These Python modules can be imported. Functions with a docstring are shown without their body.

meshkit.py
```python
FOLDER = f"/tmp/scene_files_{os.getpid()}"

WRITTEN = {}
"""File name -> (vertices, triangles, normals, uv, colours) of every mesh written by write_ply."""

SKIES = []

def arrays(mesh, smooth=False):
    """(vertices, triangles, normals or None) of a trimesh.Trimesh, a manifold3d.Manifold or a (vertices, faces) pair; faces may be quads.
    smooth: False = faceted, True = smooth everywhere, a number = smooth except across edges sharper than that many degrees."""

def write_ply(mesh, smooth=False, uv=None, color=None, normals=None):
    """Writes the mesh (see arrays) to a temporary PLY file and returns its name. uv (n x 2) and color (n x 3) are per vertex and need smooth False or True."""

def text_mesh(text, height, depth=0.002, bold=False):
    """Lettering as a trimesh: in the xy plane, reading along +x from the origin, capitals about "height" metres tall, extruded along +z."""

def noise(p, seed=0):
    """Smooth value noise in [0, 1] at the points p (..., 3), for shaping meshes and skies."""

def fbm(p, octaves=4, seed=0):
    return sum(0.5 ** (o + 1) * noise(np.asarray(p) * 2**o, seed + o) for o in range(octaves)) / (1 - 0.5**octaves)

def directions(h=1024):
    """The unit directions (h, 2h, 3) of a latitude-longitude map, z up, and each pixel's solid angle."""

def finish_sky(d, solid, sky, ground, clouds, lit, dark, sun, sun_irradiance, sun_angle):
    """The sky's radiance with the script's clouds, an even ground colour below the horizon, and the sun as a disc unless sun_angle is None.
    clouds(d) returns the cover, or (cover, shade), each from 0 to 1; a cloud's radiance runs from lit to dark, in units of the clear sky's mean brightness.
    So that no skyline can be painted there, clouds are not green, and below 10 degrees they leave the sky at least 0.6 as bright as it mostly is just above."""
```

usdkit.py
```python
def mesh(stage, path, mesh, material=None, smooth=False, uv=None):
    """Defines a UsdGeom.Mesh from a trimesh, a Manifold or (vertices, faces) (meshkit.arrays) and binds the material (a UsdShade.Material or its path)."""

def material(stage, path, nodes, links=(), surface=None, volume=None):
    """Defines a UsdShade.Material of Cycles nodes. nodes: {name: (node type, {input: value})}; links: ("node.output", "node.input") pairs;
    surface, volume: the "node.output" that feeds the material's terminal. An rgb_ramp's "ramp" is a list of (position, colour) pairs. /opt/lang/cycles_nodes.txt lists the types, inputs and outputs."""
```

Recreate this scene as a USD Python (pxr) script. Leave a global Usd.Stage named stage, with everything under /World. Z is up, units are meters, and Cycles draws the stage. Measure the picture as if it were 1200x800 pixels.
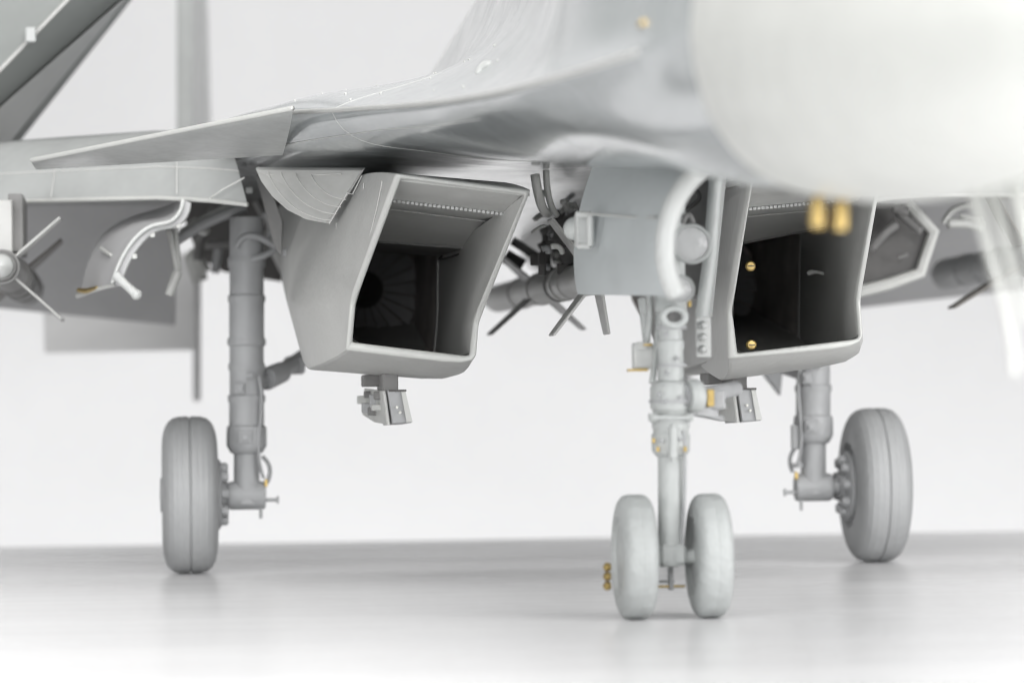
import math
import numpy as np, trimesh, usdkit, meshkit
from pxr import Usd, UsdGeom, UsdLux, UsdShade, Gf, Sdf
from scipy.interpolate import PchipInterpolator, CubicSpline

stage = Usd.Stage.CreateInMemory()
UsdGeom.SetStageUpAxis(stage, 'Z'); UsdGeom.SetStageMetersPerUnit(stage, 1.0)
UsdGeom.Xform.Define(stage, '/World'); UsdGeom.Scope.Define(stage, '/World/Looks')
S = 1 / 48.0            # the subject is a 1:48 model: coordinates below are metres of the full-size aircraft, written out times S

# ------------------------------------------------------------------ camera
CAM = np.array([-2.556, 0.134, 1.004]); YAW, PITCH, ROLL, FPX = 0.10550, 0.02082, 0.01208, 4088.0
FW = np.array([math.sin(YAW) * math.cos(PITCH), math.cos(YAW) * math.cos(PITCH), math.sin(PITCH)])
_R0 = np.array([math.cos(YAW), -math.sin(YAW), 0]); _U0 = np.cross(_R0, FW)
RT = _R0 * math.cos(ROLL) - _U0 * math.sin(ROLL); UP = _U0 * math.cos(ROLL) + _R0 * math.sin(ROLL)
cam = UsdGeom.Camera.Define(stage, '/World/camera')
m4 = Gf.Matrix4d(1.0)
for i, ax in enumerate((RT, UP, -FW)):
    m4.SetRow(i, Gf.Vec4d(*map(float, ax), 0))
m4.SetRow(3, Gf.Vec4d(*map(float, CAM * S), 1))
UsdGeom.Xformable(cam).AddTransformOp().Set(m4)
cam.CreateHorizontalApertureAttr(36.0); cam.CreateVerticalApertureAttr(24.0)
FOC = 36.0 * FPX / 1200; cam.CreateFocalLengthAttr(FOC)
LENS = 0.145                                   # lens opening, full-size metres
cam.CreateFStopAttr(FOC / 1000 / (LENS * S)); cam.CreateFocusDistanceAttr(19.4 * S)
cam.CreateClippingRangeAttr(Gf.Vec2f(0.02, 50.0))
cam.CreateExposureAttr(0.0)

# ------------------------------------------------------------------ studio lamps
def softbox(name, pos, target, w, h, power, col=(1, 1, 1)):
    L = UsdLux.RectLight.Define(stage, '/World/' + name)
    pos, target = np.array(pos, float), np.array(target, float)
    z = pos - target; z /= np.linalg.norm(z)
    x = np.cross((0, 1, 0) if abs(z[2]) > .95 else (0, 0, 1), z); x /= np.linalg.norm(x); y = np.cross(z, x)
    m = Gf.Matrix4d(1.0)
    for i, ax in enumerate((x, y, z)):
        m.SetRow(i, Gf.Vec4d(*map(float, ax), 0))
    m.SetRow(3, Gf.Vec4d(*map(float, pos * S), 1))
    UsdGeom.Xformable(L).AddTransformOp().Set(m)
    L.CreateWidthAttr(w * S); L.CreateHeightAttr(h * S); L.CreateIntensityAttr(power); L.CreateColorAttr(Gf.Vec3f(*col))
softbox('overhead_softbox', (0, 7, 17), (0, 13, 0), 28, 17, 5.2, (1, .992, .98))
softbox('left_softbox', (-8.5, -4, 4.2), (-2, 20, 1.6), 13, 7.5, 7.8, (.985, .992, 1))
softbox('right_softbox', (15, 2, 4.8), (0, 19, 1.6), 12, 8.5, 8.0, (1, 1, 1))
softbox('front_lamp', (1.2, 1.5, 6.6), (.6, 10, 1.4), 4, 3, 40.0, (1, 1, 1))
softbox('added_left_fill', (-15, 13, 1.3), (-3, 28, 2.2), 8, 2.2, 9.0, (1, 1, 1))  # added fill light, brightens the flap and tail from low down
softbox('added_right_fill', (14, 12, 1.3), (3, 27, 2.2), 8, 2.2, 9.0, (1, 1, 1))  # matching added fill on the right, no real studio lamp
softbox('backdrop_lamp', (0, 39.5, -5), (0, 46, 1), 60, 2.5, 5.1)
softbox('backdrop_top_lamp', (0, 36, 22), (0, 46, 6), 50, 5, 3.6)

# ------------------------------------------------------------------ materials
def plastic(name, col, rough=.4, vary=.06, bump=.02, scale=900, spec=.5, coat=0, dr=0):
    c = np.array(col, float)
    return usdkit.material(stage, '/World/Looks/' + name, {
        't': ('texture_coordinate', {}),
        'n': ('noise_texture', {'scale': 120.0, 'detail': 5.0, 'roughness': .6}),
        'r': ('rgb_ramp', {'ramp': [(0.3, tuple(c * (1 - vary))), (0.7, tuple(np.minimum(c * (1 + vary), .95)))]}),
        'f': ('noise_texture', {'scale': float(scale), 'detail': 3.0}),
        'rr': ('map_range', {'from_min': .3, 'from_max': .7, 'to_min': rough - .06, 'to_max': rough + .08}),
        'b': ('bump', {'strength': bump * 10, 'distance': .0004}),
        'p': ('principled_bsdf', {'specular_ior_level': spec, 'coat_weight': coat, 'coat_roughness': .15})},
        [('t.object', 'n.vector'), ('t.object', 'f.vector'), ('n.fac', 'r.fac'), ('r.color', 'p.base_color'), ('n.fac', 'rr.value'), ('rr.result', 'p.roughness'),
         ('f.fac', 'b.height'), ('b.normal', 'p.normal')], surface='p.BSDF')
def metal(name, col, rough=.3):
    return usdkit.material(stage, '/World/Looks/' + name, {
        't': ('texture_coordinate', {}), 'n': ('noise_texture', {'scale': 1500.0, 'detail': 3.0}),
        'rr': ('map_range', {'from_min': .3, 'from_max': .7, 'to_min': rough - .1, 'to_max': rough + .1}),
        'p': ('principled_bsdf', {'metallic': 1.0, 'base_color': col})},
        [('t.object', 'n.vector'), ('n.fac', 'rr.value'), ('rr.result', 'p.roughness')], surface='p.BSDF')
M = dict(
    skin=plastic('airframe_plastic', (.315, .335, .34), .15, .012, .003, coat=.6),
    intake=plastic('intake_plastic', (.43, .432, .42), .42, .06, .02),
    edge=plastic('lip_plastic', (.49, .495, .478), .4, .04, .015),
    radome=plastic('radome_plastic', (.49, .497, .475), .34, .03, .01),
    seam=plastic('seam_filler', (.70, .70, .66), .5, .04),
    nose_leg=plastic('nose_gear_plastic', (.41, .425, .417), .42, .07, .03),
    door=plastic('door_plastic', (.48, .51, .515), .42, .04, .015),
    main_leg=plastic('main_gear_plastic', (.345, .35, .355), .45, .06, .02),
    nose_tyre=plastic('nose_tyre_plastic', (.40, .415, .41), .55, .08, .06),
    main_tyre=plastic('main_tyre_plastic', (.325, .33, .333), .48, .06, .03),
    wing=plastic('wing_plastic', (.35, .36, .355), .28, .05, .015),
    flap=plastic('flap_plastic', (.40, .40, .405), .5, .05, .015),
    folded=plastic('shaded_wing_plastic', (.25, .262, .255), .5, .05, .01),  # olive-grey plastic, darkened further to hold some of the panel's shade
    tail=plastic('tail_plastic', (.60, .60, .60), .5, .05),
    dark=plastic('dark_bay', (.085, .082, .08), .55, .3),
    lifted=plastic('lifted_duct', (.50, .47, .455), .6, .3),  # dark interior given a pale colour, lens haze put into it
    bay=plastic('bay_grey', (.17, .168, .165), .5, .2),
    missile=plastic('missile_plastic', (.40, .40, .39), .4, .06),
    fin_dark=plastic('fin_dark_grey', (.14, .13, .12), .5, .1),
    white=plastic('pale_plastic', (.50, .51, .50), .35, .03),
    thread=plastic('scribed_line', (.58, .58, .565), .5, .05),
    reflector=plastic('lamp_reflector', (.56, .565, .565), .3, .02),
    brass=metal('brass', (.50, .37, .15), .42),
    lens=usdkit.material(stage, '/World/Looks/clear_lens', {'p': ('principled_bsdf', {'base_color': (.97, .97, .97), 'roughness': .06, 'transmission_weight': .92, 'ior': 1.3})}, [], surface='p.BSDF'),
    floor=usdkit.material(stage, '/World/Looks/white_acrylic', {
        't': ('texture_coordinate', {}), 'mp': ('mapping', {'scale': (3.0, 34.0, 5.0)}), 'n': ('noise_texture', {'scale': 1.0, 'detail': 2.0}),
        'rr': ('map_range', {'from_min': .3, 'from_max': .7, 'to_min': .225, 'to_max': .29}),
        'r': ('rgb_ramp', {'ramp': [(.3, (.665, .664, .67)), (.7, (.72, .719, .724))]}),  # stretched noise paints faint shadow streaks into the table colour
        'f': ('noise_texture', {'scale': 2600.0, 'detail': 2.0}), 'b': ('bump', {'strength': .12, 'distance': .0003}),
        'p': ('principled_bsdf', {'roughness': .25, 'specular_ior_level': .5})},
        [('t.object', 'mp.vector'), ('mp.vector', 'n.vector'), ('n.fac', 'rr.value'), ('rr.result', 'p.roughness'), ('t.object', 'f.vector'), ('n.fac', 'r.fac'), ('r.color', 'p.base_color'), ('f.fac', 'b.height'), ('b.normal', 'p.normal')], surface='p.BSDF'),
    backdrop=plastic('backdrop_paper', (.74, .74, .745), .8, .012, .01),
)

# ------------------------------------------------------------------ helpers
def at(px, py, Y):
    """The point of the plane y = Y that the photograph (1200 x 800) shows at px, py; full-size metres."""
    d = FW + RT * (px - 600) / FPX + UP * (400 - py) / FPX
    return CAM + d * (Y - CAM[1]) / d[1]
def pts(l):
    return np.array([at(*p) for p in l])
used, BASE = {}, {}
def numbered(parent, name):
    k = used.get((parent, name), 0); used[(parent, name)] = k + 1
    return f'{parent}/{name}' + (f'_{k:03d}' if k else '')
def thing(name, label, cat, base=(0, 0, 0), group=None, kind=None):
    path = numbered('/World', name); x = UsdGeom.Xform.Define(stage, path); x.AddTranslateOp().Set(Gf.Vec3d(*[float(c) * S for c in base]))
    tag(x.GetPrim(), label, cat, group, kind); BASE[path] = np.array(base, float)
    return path
def tag(p, label=None, cat=None, group=None, kind=None):
    for k, v in (('label', label), ('category', cat), ('group', group), ('kind', kind)):
        if v: p.SetCustomDataByKey(k, v)
def J(*ms):
    return trimesh.util.concatenate([m for m in ms])
def obj(parent, name, mesh, mat, smooth=35, label=None, kind=None):
    path = numbered(parent, name)
    base = BASE.get(parent, np.zeros(3)); BASE[path] = base
    m = mesh.copy(); m.vertices = (m.vertices - base) * S
    p = usdkit.mesh(stage, path, m, M[mat], smooth=smooth)
    p.CreateDoubleSidedAttr(True)
    tag(p.GetPrim(), label, kind=kind)
    return path
def fixn(m):
    m.fix_normals(); return m
def loft(rings, closed=True, cap=True):
    rings = [np.asarray(r, float) for r in rings]; n = len(rings[0]); v = np.vstack(rings); f = []
    for i in range(len(rings) - 1):
        for j in range(n if closed else n - 1):
            a, b = i * n + j, i * n + (j + 1) % n
            f += [[a, b, b + n], [a, b + n, a + n]]
    if cap and closed:
        for i, flip in ((0, 1), (len(rings) - 1, 0)):
            c = len(v); v = np.vstack([v, rings[i].mean(0)])
            for j in range(n):
                a, b = i * n + j, i * n + (j + 1) % n
                f.append([c, b, a] if flip else [c, a, b])
    m = trimesh.Trimesh(v, f, process=False)
    if closed and cap and m.volume < 0: m.invert()
    return m
def rounded(p, r=.12, n=4, closed=True):
    p = np.asarray(p, float); out = []
    for i in range(len(p)):
        if not closed and i in (0, len(p) - 1):
            out.append(p[i]); continue
        a, b, c = p[i - 1], p[i], p[(i + 1) % len(p)]
        rr = r[i] if np.ndim(r) else r
        for t in np.linspace(0, 1, n):
            q0, q1 = b + (a - b) * rr, b + (c - b) * rr
            out.append((1 - t) ** 2 * q0 + 2 * t * (1 - t) * b + t * t * q1)
    return np.array(out)
def spline(p, n=24):
    p = np.asarray(p, float); t = np.r_[0, np.cumsum(np.linalg.norm(np.diff(p, axis=0), axis=1))]
    return CubicSpline(t, p)(np.linspace(0, t[-1], n)) if len(p) > 2 else p[0] + (p[1] - p[0]) * np.linspace(0, 1, n)[:, None]
def tube(p, r, n=10, cap=True):
    p = np.asarray(p, float); r = np.broadcast_to(r, len(p)); rings = []
    tg = np.gradient(p, axis=0); tg /= np.linalg.norm(tg, axis=1)[:, None] + 1e-12
    u = np.cross(tg[0], (0, 0, 1) if abs(tg[0][2]) < .9 else (1, 0, 0)); u /= np.linalg.norm(u)
    a = np.linspace(0, 2 * np.pi, n, endpoint=False)
    for i in range(len(p)):
        u = u - tg[i] * (u @ tg[i]); u /= np.linalg.norm(u); w = np.cross(tg[i], u)
        rings.append(p[i] + r[i] * (np.cos(a)[:, None] * u + np.sin(a)[:, None] * w))
    return loft(rings, True, cap)
def rod(a, b, r, n=12, r2=None):
    return tube([a, b], [r, r if r2 is None else r2], n)
def lathe(prof, origin, axis, n=40):
    """prof: (along the axis, radius) pairs."""
    axis = np.asarray(axis, float) / np.linalg.norm(axis); origin = np.asarray(origin, float)
    u = np.cross(axis, (0, 0, 1) if abs(axis[2]) < .9 else (1, 0, 0)); u /= np.linalg.norm(u); w = np.cross(axis, u)
    a = np.linspace(0, 2 * np.pi, n, endpoint=False); ci = np.cos(a)[:, None] * u + np.sin(a)[:, None] * w
    return loft([origin + axis * t + max(r, 1e-4) * ci for t, r in prof])
def slab(poly, off, ch=.008):
    """A plate: polygon poly (3-D, about flat) thickened along the vector off, its rim chamfered."""
    poly = np.asarray(poly, float); off = np.asarray(off, float); c = poly.mean(0)
    d = poly - c; ins = c + d * (1 - ch / np.maximum(np.linalg.norm(d, axis=1), 1e-6))[:, None]
    k = min(.35, ch / max(np.linalg.norm(off), 1e-6))
    return fixn(loft([ins, poly + off * k, poly + off * (1 - k), ins + off]))
def box(c, size, R=None, ch=.1):
    """A bevelled box."""
    s = np.array(size, float) / 2; b = ch * min(s); P = []
    for k in range(3):
        for sg in np.ndindex(2, 2, 2):
            q = (np.array(sg) * 2 - 1) * (s - b); q[k] = (sg[k] * 2 - 1) * s[k]; P.append(q)
    m = trimesh.convex.convex_hull(np.array(P))
    if R is not None: m.vertices = m.vertices @ np.asarray(R).T
    m.apply_translation(c); return m
def mirror(m):
    m = m.copy(); m.vertices = m.vertices * [-1, 1, 1]; m.invert(); return m
def rotz(a):
    c, s = math.cos(a), math.sin(a); return np.array([[c, -s, 0], [s, c, 0], [0, 0, 1]])
def turn(m, a, o):
    m = m.copy(); m.vertices = (m.vertices - o) @ rotz(a).T + o; return m

# ------------------------------------------------------------------ setting: table top running into a paper sweep
FE = 28.1
def sheet(path, rows, mat):
    m = loft(rows, False, False)
    if m.face_normals[0][2] < 0 or m.face_normals[-1][1] > .3: m.invert()
    return obj('/World', path, m, mat, True)
xs = np.linspace(-45, 45, 40)
fl = sheet('tabletop', [np.c_[xs, np.full(40, y), np.zeros(40)] for y in np.linspace(-14, FE, 20)], 'floor')
rows = [np.c_[xs * 1.6, np.full(40, 46.0), np.full(40, z)] for z in np.linspace(-14, 40, 30)]
bd = sheet('backdrop', rows, 'backdrop')
tag(stage.GetPrimAtPath(fl), 'glossy white table top under the model', 'table top', kind='structure')
tag(stage.GetPrimAtPath(bd), 'plain white paper backdrop standing behind the model', 'backdrop', kind='structure')

# ------------------------------------------------------------------ the model aircraft
JET = thing('model_jet', 'large unpainted grey plastic scale model of a twin engined fighter jet on its landing gear', 'model jet', (0, 17, 0))

# fuselage: half sections (x, z) from the top centre to the chine, then from the chine to the bottom centre
SEC = [
    (12.5, [(0, 3.00), (.26, 2.92), (.46, 2.76), (.56, 2.56), (.585, 2.42), (.59, 2.36)], [(.585, 2.30), (.53, 2.08), (.38, 1.88), (.2, 1.79), (0, 1.765)]),
    (13.5, [(0, 3.30), (.32, 3.18), (.55, 2.92), (.64, 2.62), (.68, 2.44), (.72, 2.37)], [(.68, 2.32), (.58, 2.12), (.42, 1.95), (.22, 1.88), (0, 1.86)]),
    (15.0, [(0, 3.75), (.38, 3.58), (.62, 3.22), (.72, 2.80), (.80, 2.52), (.92, 2.41)], [(.84, 2.33), (.66, 2.20), (.46, 2.10), (.24, 2.06), (0, 2.04)]),
    (17.0, [(0, 4.05), (.36, 3.86), (.53, 3.45), (.60, 3.02), (.80, 2.70), (1.14, 2.52)], [(1.04, 2.42), (.80, 2.30), (.54, 2.23), (.26, 2.20), (0, 2.19)]),
    (18.6, [(0, 4.05), (.36, 3.84), (.50, 3.43), (.62, 3.06), (.92, 2.83), (1.46, 2.63)], [(1.36, 2.51), (1.05, 2.42), (.70, 2.37), (.34, 2.35), (0, 2.34)]),
    (20.2, [(0, 4.00), (.36, 3.80), (.50, 3.40), (.68, 3.07), (1.06, 2.91), (1.86, 2.735)], [(1.76, 2.56), (1.36, 2.50), (.9, 2.46), (.45, 2.43), (0, 2.42)]),
    (23.0, [(0, 3.90), (.38, 3.68), (.52, 3.30), (.74, 3.03), (1.2, 2.92), (2.20, 2.80)], [(2.06, 2.62), (1.6, 2.58), (1.1, 2.54), (.5, 2.52), (0, 2.5)]),
    (31.0, [(0, 3.30), (.48, 3.20), (.85, 3.05), (1.20, 2.95), (1.60, 2.88), (2.20, 2.82)], [(2.06, 2.70), (1.6, 2.6), (1.1, 2.55), (.5, 2.52), (0, 2.5)])]
YS = np.array([s[0] for s in SEC]); CP = np.array([[*s[1], *s[2]] for s in SEC])
FUS = PchipInterpolator(YS, CP)
def fus_ring(Y):
    c = FUS(Y); up, lo = spline(c[:6], 40), spline(c[5:], 28)
    half = np.vstack([up, lo[1:]])
    ring = np.vstack([half * [-1, 1], (half[::-1])[1:-1]])
    return np.c_[ring[:, 0], np.full(len(ring), Y), ring[:, 1]]
fus = obj(JET, 'fuselage', loft([fus_ring(y) for y in np.r_[np.linspace(12.5, 23, 170), 25, 28, 31]]), 'skin', 50)
# paler tube along the chine edge
for sg in (-1, 1):
    ch = np.array([[sg * FUS(y)[5][0], y, FUS(y)[5][1]] for y in np.linspace(13.2, 20.15, 30)])
    obj(fus, 'chine_edge', tube(ch, .013, 8), 'intake', True)
r0 = fus_ring(12.5); c0 = r0.mean(0)
# panel lines and a blister on the flank
for sg in (-1, 1):
    for i, y0, y1 in ((6, 16.4, 20.1),):
        L = np.array([[sg * FUS(y)[i][0], y, FUS(y)[i][1]] for y in np.linspace(y0, y1, 40)])
        obj(fus, 'scribed_line', tube(L, .0022, 5), 'edge', True)
    for y in (18.9,):
        c = fus_ring(y); L = c[28:60] if sg < 0 else (c * [-1, 1, 1])[28:60]
        obj(fus, 'scribed_line', tube(L, .002, 5), 'edge', True)
# radome
def rad(t):
    k = (1 - t ** 1.75) ** .62 if t < 1 else .004
    cz = (1 - t) * c0[2] + t * 2.03
    return np.c_[r0[:, 0] * k, np.full(len(r0), 12.5 - 3.6 * t), (r0[:, 2] - c0[2]) * k + cz]
obj(JET, 'radome', loft([rad(t) for t in np.r_[0, .02, np.linspace(.06, 1, 26)]]), 'radome', 60, 'smooth pale grey nose cone')
# small things on the flank: hole with a pale rim, pale bulge, brass vane, probes
def ringlet(c, nrm, r, t):
    nrm = np.asarray(nrm, float) / np.linalg.norm(nrm); u = np.cross(nrm, (0, 0, 1)); u /= np.linalg.norm(u); w = np.cross(nrm, u)
    a = np.linspace(0, 2 * np.pi, 25); return tube(c + r * (np.cos(a)[:, None] * u + np.sin(a)[:, None] * w), t, 8, False)

# canards
def shell(A, B):
    """A curved plate between two grids of points of the same shape."""
    A, B = np.asarray(A, float), np.asarray(B, float); nu, nv = A.shape[:2]; V = np.vstack([A.reshape(-1, 3), B.reshape(-1, 3)]); N = nu * nv; F = []
    for i in range(nu - 1):
        for j in range(nv - 1):
            a, b, c, d = i * nv + j, i * nv + j + 1, (i + 1) * nv + j + 1, (i + 1) * nv + j
            F += [[a, b, c], [a, c, d], [N + a, N + c, N + b], [N + a, N + d, N + c]]
    loop = [j for j in range(nv)] + [i * nv + nv - 1 for i in range(1, nu)] + [(nu - 1) * nv + j for j in range(nv - 2, -1, -1)] + [i * nv for i in range(nu - 2, 0, -1)]
    for k in range(len(loop)):
        a, b = loop[k], loop[(k + 1) % len(loop)]; F += [[a, N + a, N + b], [a, N + b, b]]
    return fixn(trimesh.Trimesh(V, F, process=False))
def airfoil(le, te, th, n=14):
    le, te = np.asarray(le), np.asarray(te); x = (1 - np.cos(np.linspace(0, np.pi, n))) / 2
    y = th * (1.48 * np.sqrt(x) - .63 * x - 1.76 * x ** 2 + 1.42 * x ** 3 - .51 * x ** 4)
    p = le + (te - le) * x[:, None]; up = np.array([0, 0, 1.0])
    return np.vstack([p + up * y[:, None], (p - up * y[:, None])[::-1][1:-1]])
rootL, rootT, tipL, tipT = at(343, 127, 18.9), at(331, 182, 20.25), at(37, 188, 20.9), at(43, 199, 21.35)
def lerp(a, b, t): return a + (b - a) * t
rings = [airfoil(lerp(rootL, tipL, t), lerp(rootT, tipT, t) if t > .18 else lerp(rootT, at(283, 188, 20.75), t / .18) if False else lerp(rootT, tipT, t), .07 - .045 * t) for t in np.r_[np.linspace(0, .97, 12), 1]]
can = fixn(loft(rings))
c1 = obj(JET, 'canard', can, 'wing', 40); c2 = obj(JET, 'canard', mirror(can), 'wing', 40)
le = np.array([r[0] + [0, -.004, 0] for r in rings]); obj(c1, 'leading_edge_glint', tube(le, .014, 8), 'edge', True);  # pale tube paints the light reflected along the canard edge
le2 = le * [-1, 1, 1]; obj(c2, 'leading_edge_glint', tube(le2, .014, 8), 'edge', True)

# inner wing and its drooped leading edge flap
def flapsec(X, Y, zl, zt, XT):
    """(y, z) of the drooped flap: tip at the bottom front, up and back over the top, then the underside."""
    h = zt - zl
    p = spline([(Y, zl), (Y + .05, zl + .18 * h), (Y + .22, zl + .62 * h), (Y + .55, zt)], 10)
    q = spline([(Y + .75, zt - .08), (Y + .55, zl + .55 * h), (Y + .30, zl + .24 * h), (Y + .03, zl - .004)], 8)
    return np.array([(X + (XT - X) * min(1, max(0, (a[1] - zl) / h)), *a) for a in np.vstack([p, q])])
stations = [(290, 240, 152, 21.35), (283, 239, 152, 21.4), (245, 235, 152, 21.65), (185, 232, 152, 21.95), (100, 234, 158, 22.35), (0, 237, 165, 22.8), (-120, 243, 175, 23.3)]
secs = []
for px, yb, yt, Y in stations:
    b, t = at(px, yb, Y), at(px, yt, Y + .5); secs.append(flapsec(b[0], Y, b[2], t[2], b[0] - .0056 * (20 if px == 290 else 12 if px == 283 else 0)))
slat = fixn(loft(secs)); sl1 = obj(JET, 'leading_edge_flap', slat, 'wing', 45); sl2 = obj(JET, 'leading_edge_flap', mirror(slat), 'wing', 45)
for k, mat, r in ((0, 'edge', .014), (3, 'thread', .004)):
    e = np.array([s[k] + [0, -.004, 0] for s in secs])
    obj(sl1, 'pale_edge' if k == 0 else 'panel_line', tube(e, r, 8), mat, True)
    obj(sl2, 'pale_edge' if k == 0 else 'panel_line', tube(e * [-1, 1, 1], r, 8), mat, True)
for L in ([(286, 209, 21.42), (262, 222, 21.5), (246, 233, 21.62)], [(207, 187, 22.05), (207, 228, 21.85)], [(66, 192, 22.75), (60, 232, 22.5)]):
    obj(sl1, 'scribed_line', tube(pts(L) + [0, -.06, 0], .005 if L[0][0] == 286 else .003, 5), 'thread', True)
wing = fixn(loft([airfoil((s[5][0], s[9][1] - .05, s[9][2] - .12), (s[5][0], 26.6, 2.62), .16) for s in secs]))
w1 = obj(JET, 'inner_wing', wing, 'wing', 40); w2 = obj(JET, 'inner_wing', mirror(wing), 'wing', 40)

# drooped trailing edge flap and horizontal tail
fl_p = pts([(207, 225, 26.5), (205, 382, 27.4), (0, 362, 27.4), (-120, 352, 27.4), (-120, 225, 26.5)])
flap = slab(fl_p, (0, .16, .05), .02)
obj(JET, 'trailing_edge_flap', flap, 'flap', 30); obj(JET, 'trailing_edge_flap', mirror(flap), 'flap', 30)
st = slab(pts([(232, 300, 31.6), (230, 411, 29.6), (52, 415, 29.6), (50, 330, 31.2)]), (0, .1, .06), .02)
obj(JET, 'horizontal_tail', st, 'tail', 30); obj(JET, 'horizontal_tail', mirror(st), 'tail', 30)
# fins
fin = slab(pts([(207, 175, 29), (207, -420, 31.0), (214, -420, 32.2), (232, 175, 33.0)]), (.13, .0, 0), .04)
obj(JET, 'tail_fin', fin, 'wing', 30); obj(JET, 'tail_fin', mirror(fin), 'wing', 30)
vf = slab(pts([(229, 300, 29), (229, 470, 29.8), (226, 470, 31), (226, 300, 32)]), (.045, 0, 0), .02)
obj(JET, 'ventral_fin', vf, 'tail', 30); obj(JET, 'ventral_fin', mirror(vf), 'tail', 30)
# folded outer wing, leaning in
fw = [pts([(-260, -60, 24.8), (-75, 160, 23.0), (-62, 178, 23.4), (-22, 202, 24.0), (-16, 216, 25.2)]), pts([(-40, -380, 24.8), (130, -52, 23.0), (192, -46, 23.4), (196, -66, 24.0), (202, -60, 25.2)])]
fws = np.array([lerp(fw[0], fw[1], t) for t in np.linspace(0, 1, 8)])
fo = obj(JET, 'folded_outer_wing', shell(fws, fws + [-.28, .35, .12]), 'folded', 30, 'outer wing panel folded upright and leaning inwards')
obj(fo, 'seam_edge', tube([lerp(fw[0][1], fw[1][1], t) + [0, -.01, 0] for t in np.linspace(0, 1, 6)], .016, 8), 'missile', True)
lw = np.array([[lerp(fw[0][i], fw[1][i], t) + [.012, -.03, -.01] for i in (2, 3)] for t in np.linspace(0, 1, 6)])
obj(fo, 'leading_strip', shell(lw, lw + [.01, .02, .0]), 'tail', 30)
tt = lerp(fw[0][1], fw[1][1], .5)
obj(fo, 'hinge_lug', box(at(36, 41, 22.9), (.07, .05, .10), None, .3), 'wing', 30)

# fan shaped root fairing beside the left-hand intake
Cf = (426, 200)
arc = [(299, 199), (305, 213), (318, 231), (336, 247), (358, 258), (384, 263)]
fp = [(426, 199, 20.0), (299, 198, 20.7)] + [(x, y, 20.7 - .55 * i / 5) for i, (x, y) in enumerate(arc)] + [(412, 222, 20.0)]
fan = slab(pts(fp), (.02, .07, .02), .02)
fa = obj(JET, 'root_fairing', fan, 'intake', 30); obj(JET, 'root_fairing', mirror(fan), 'intake', 30)
for s in (.88, .76, .63, .49):
    L = [(Cf[0] + (x - Cf[0]) * s, Cf[1] + (y - Cf[1]) * s + 3, 20.66 - .56 * i / 5 - (1 - s) * .55) for i, (x, y) in enumerate(arc)]
    obj(fa, 'scribed_arc', tube(spline(pts(L), 20) + [0, -.012, 0], .0032, 5), 'thread', True)
obj(fa, 'scribed_arc', tube(spline(pts([(312, 205, 20.62), (350, 205, 20.42), (400, 204, 20.1)]), 12) + [0, -.012, 0], .0032, 5), 'thread', True)
obj(fa, 'seam_line', tube(pts([(386, 262, 20.08), (407, 226, 19.95), (413, 228, 19.9), (424, 206, 19.95)]) + [0, -.012, 0], .005, 5), 'thread', True)

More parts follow.
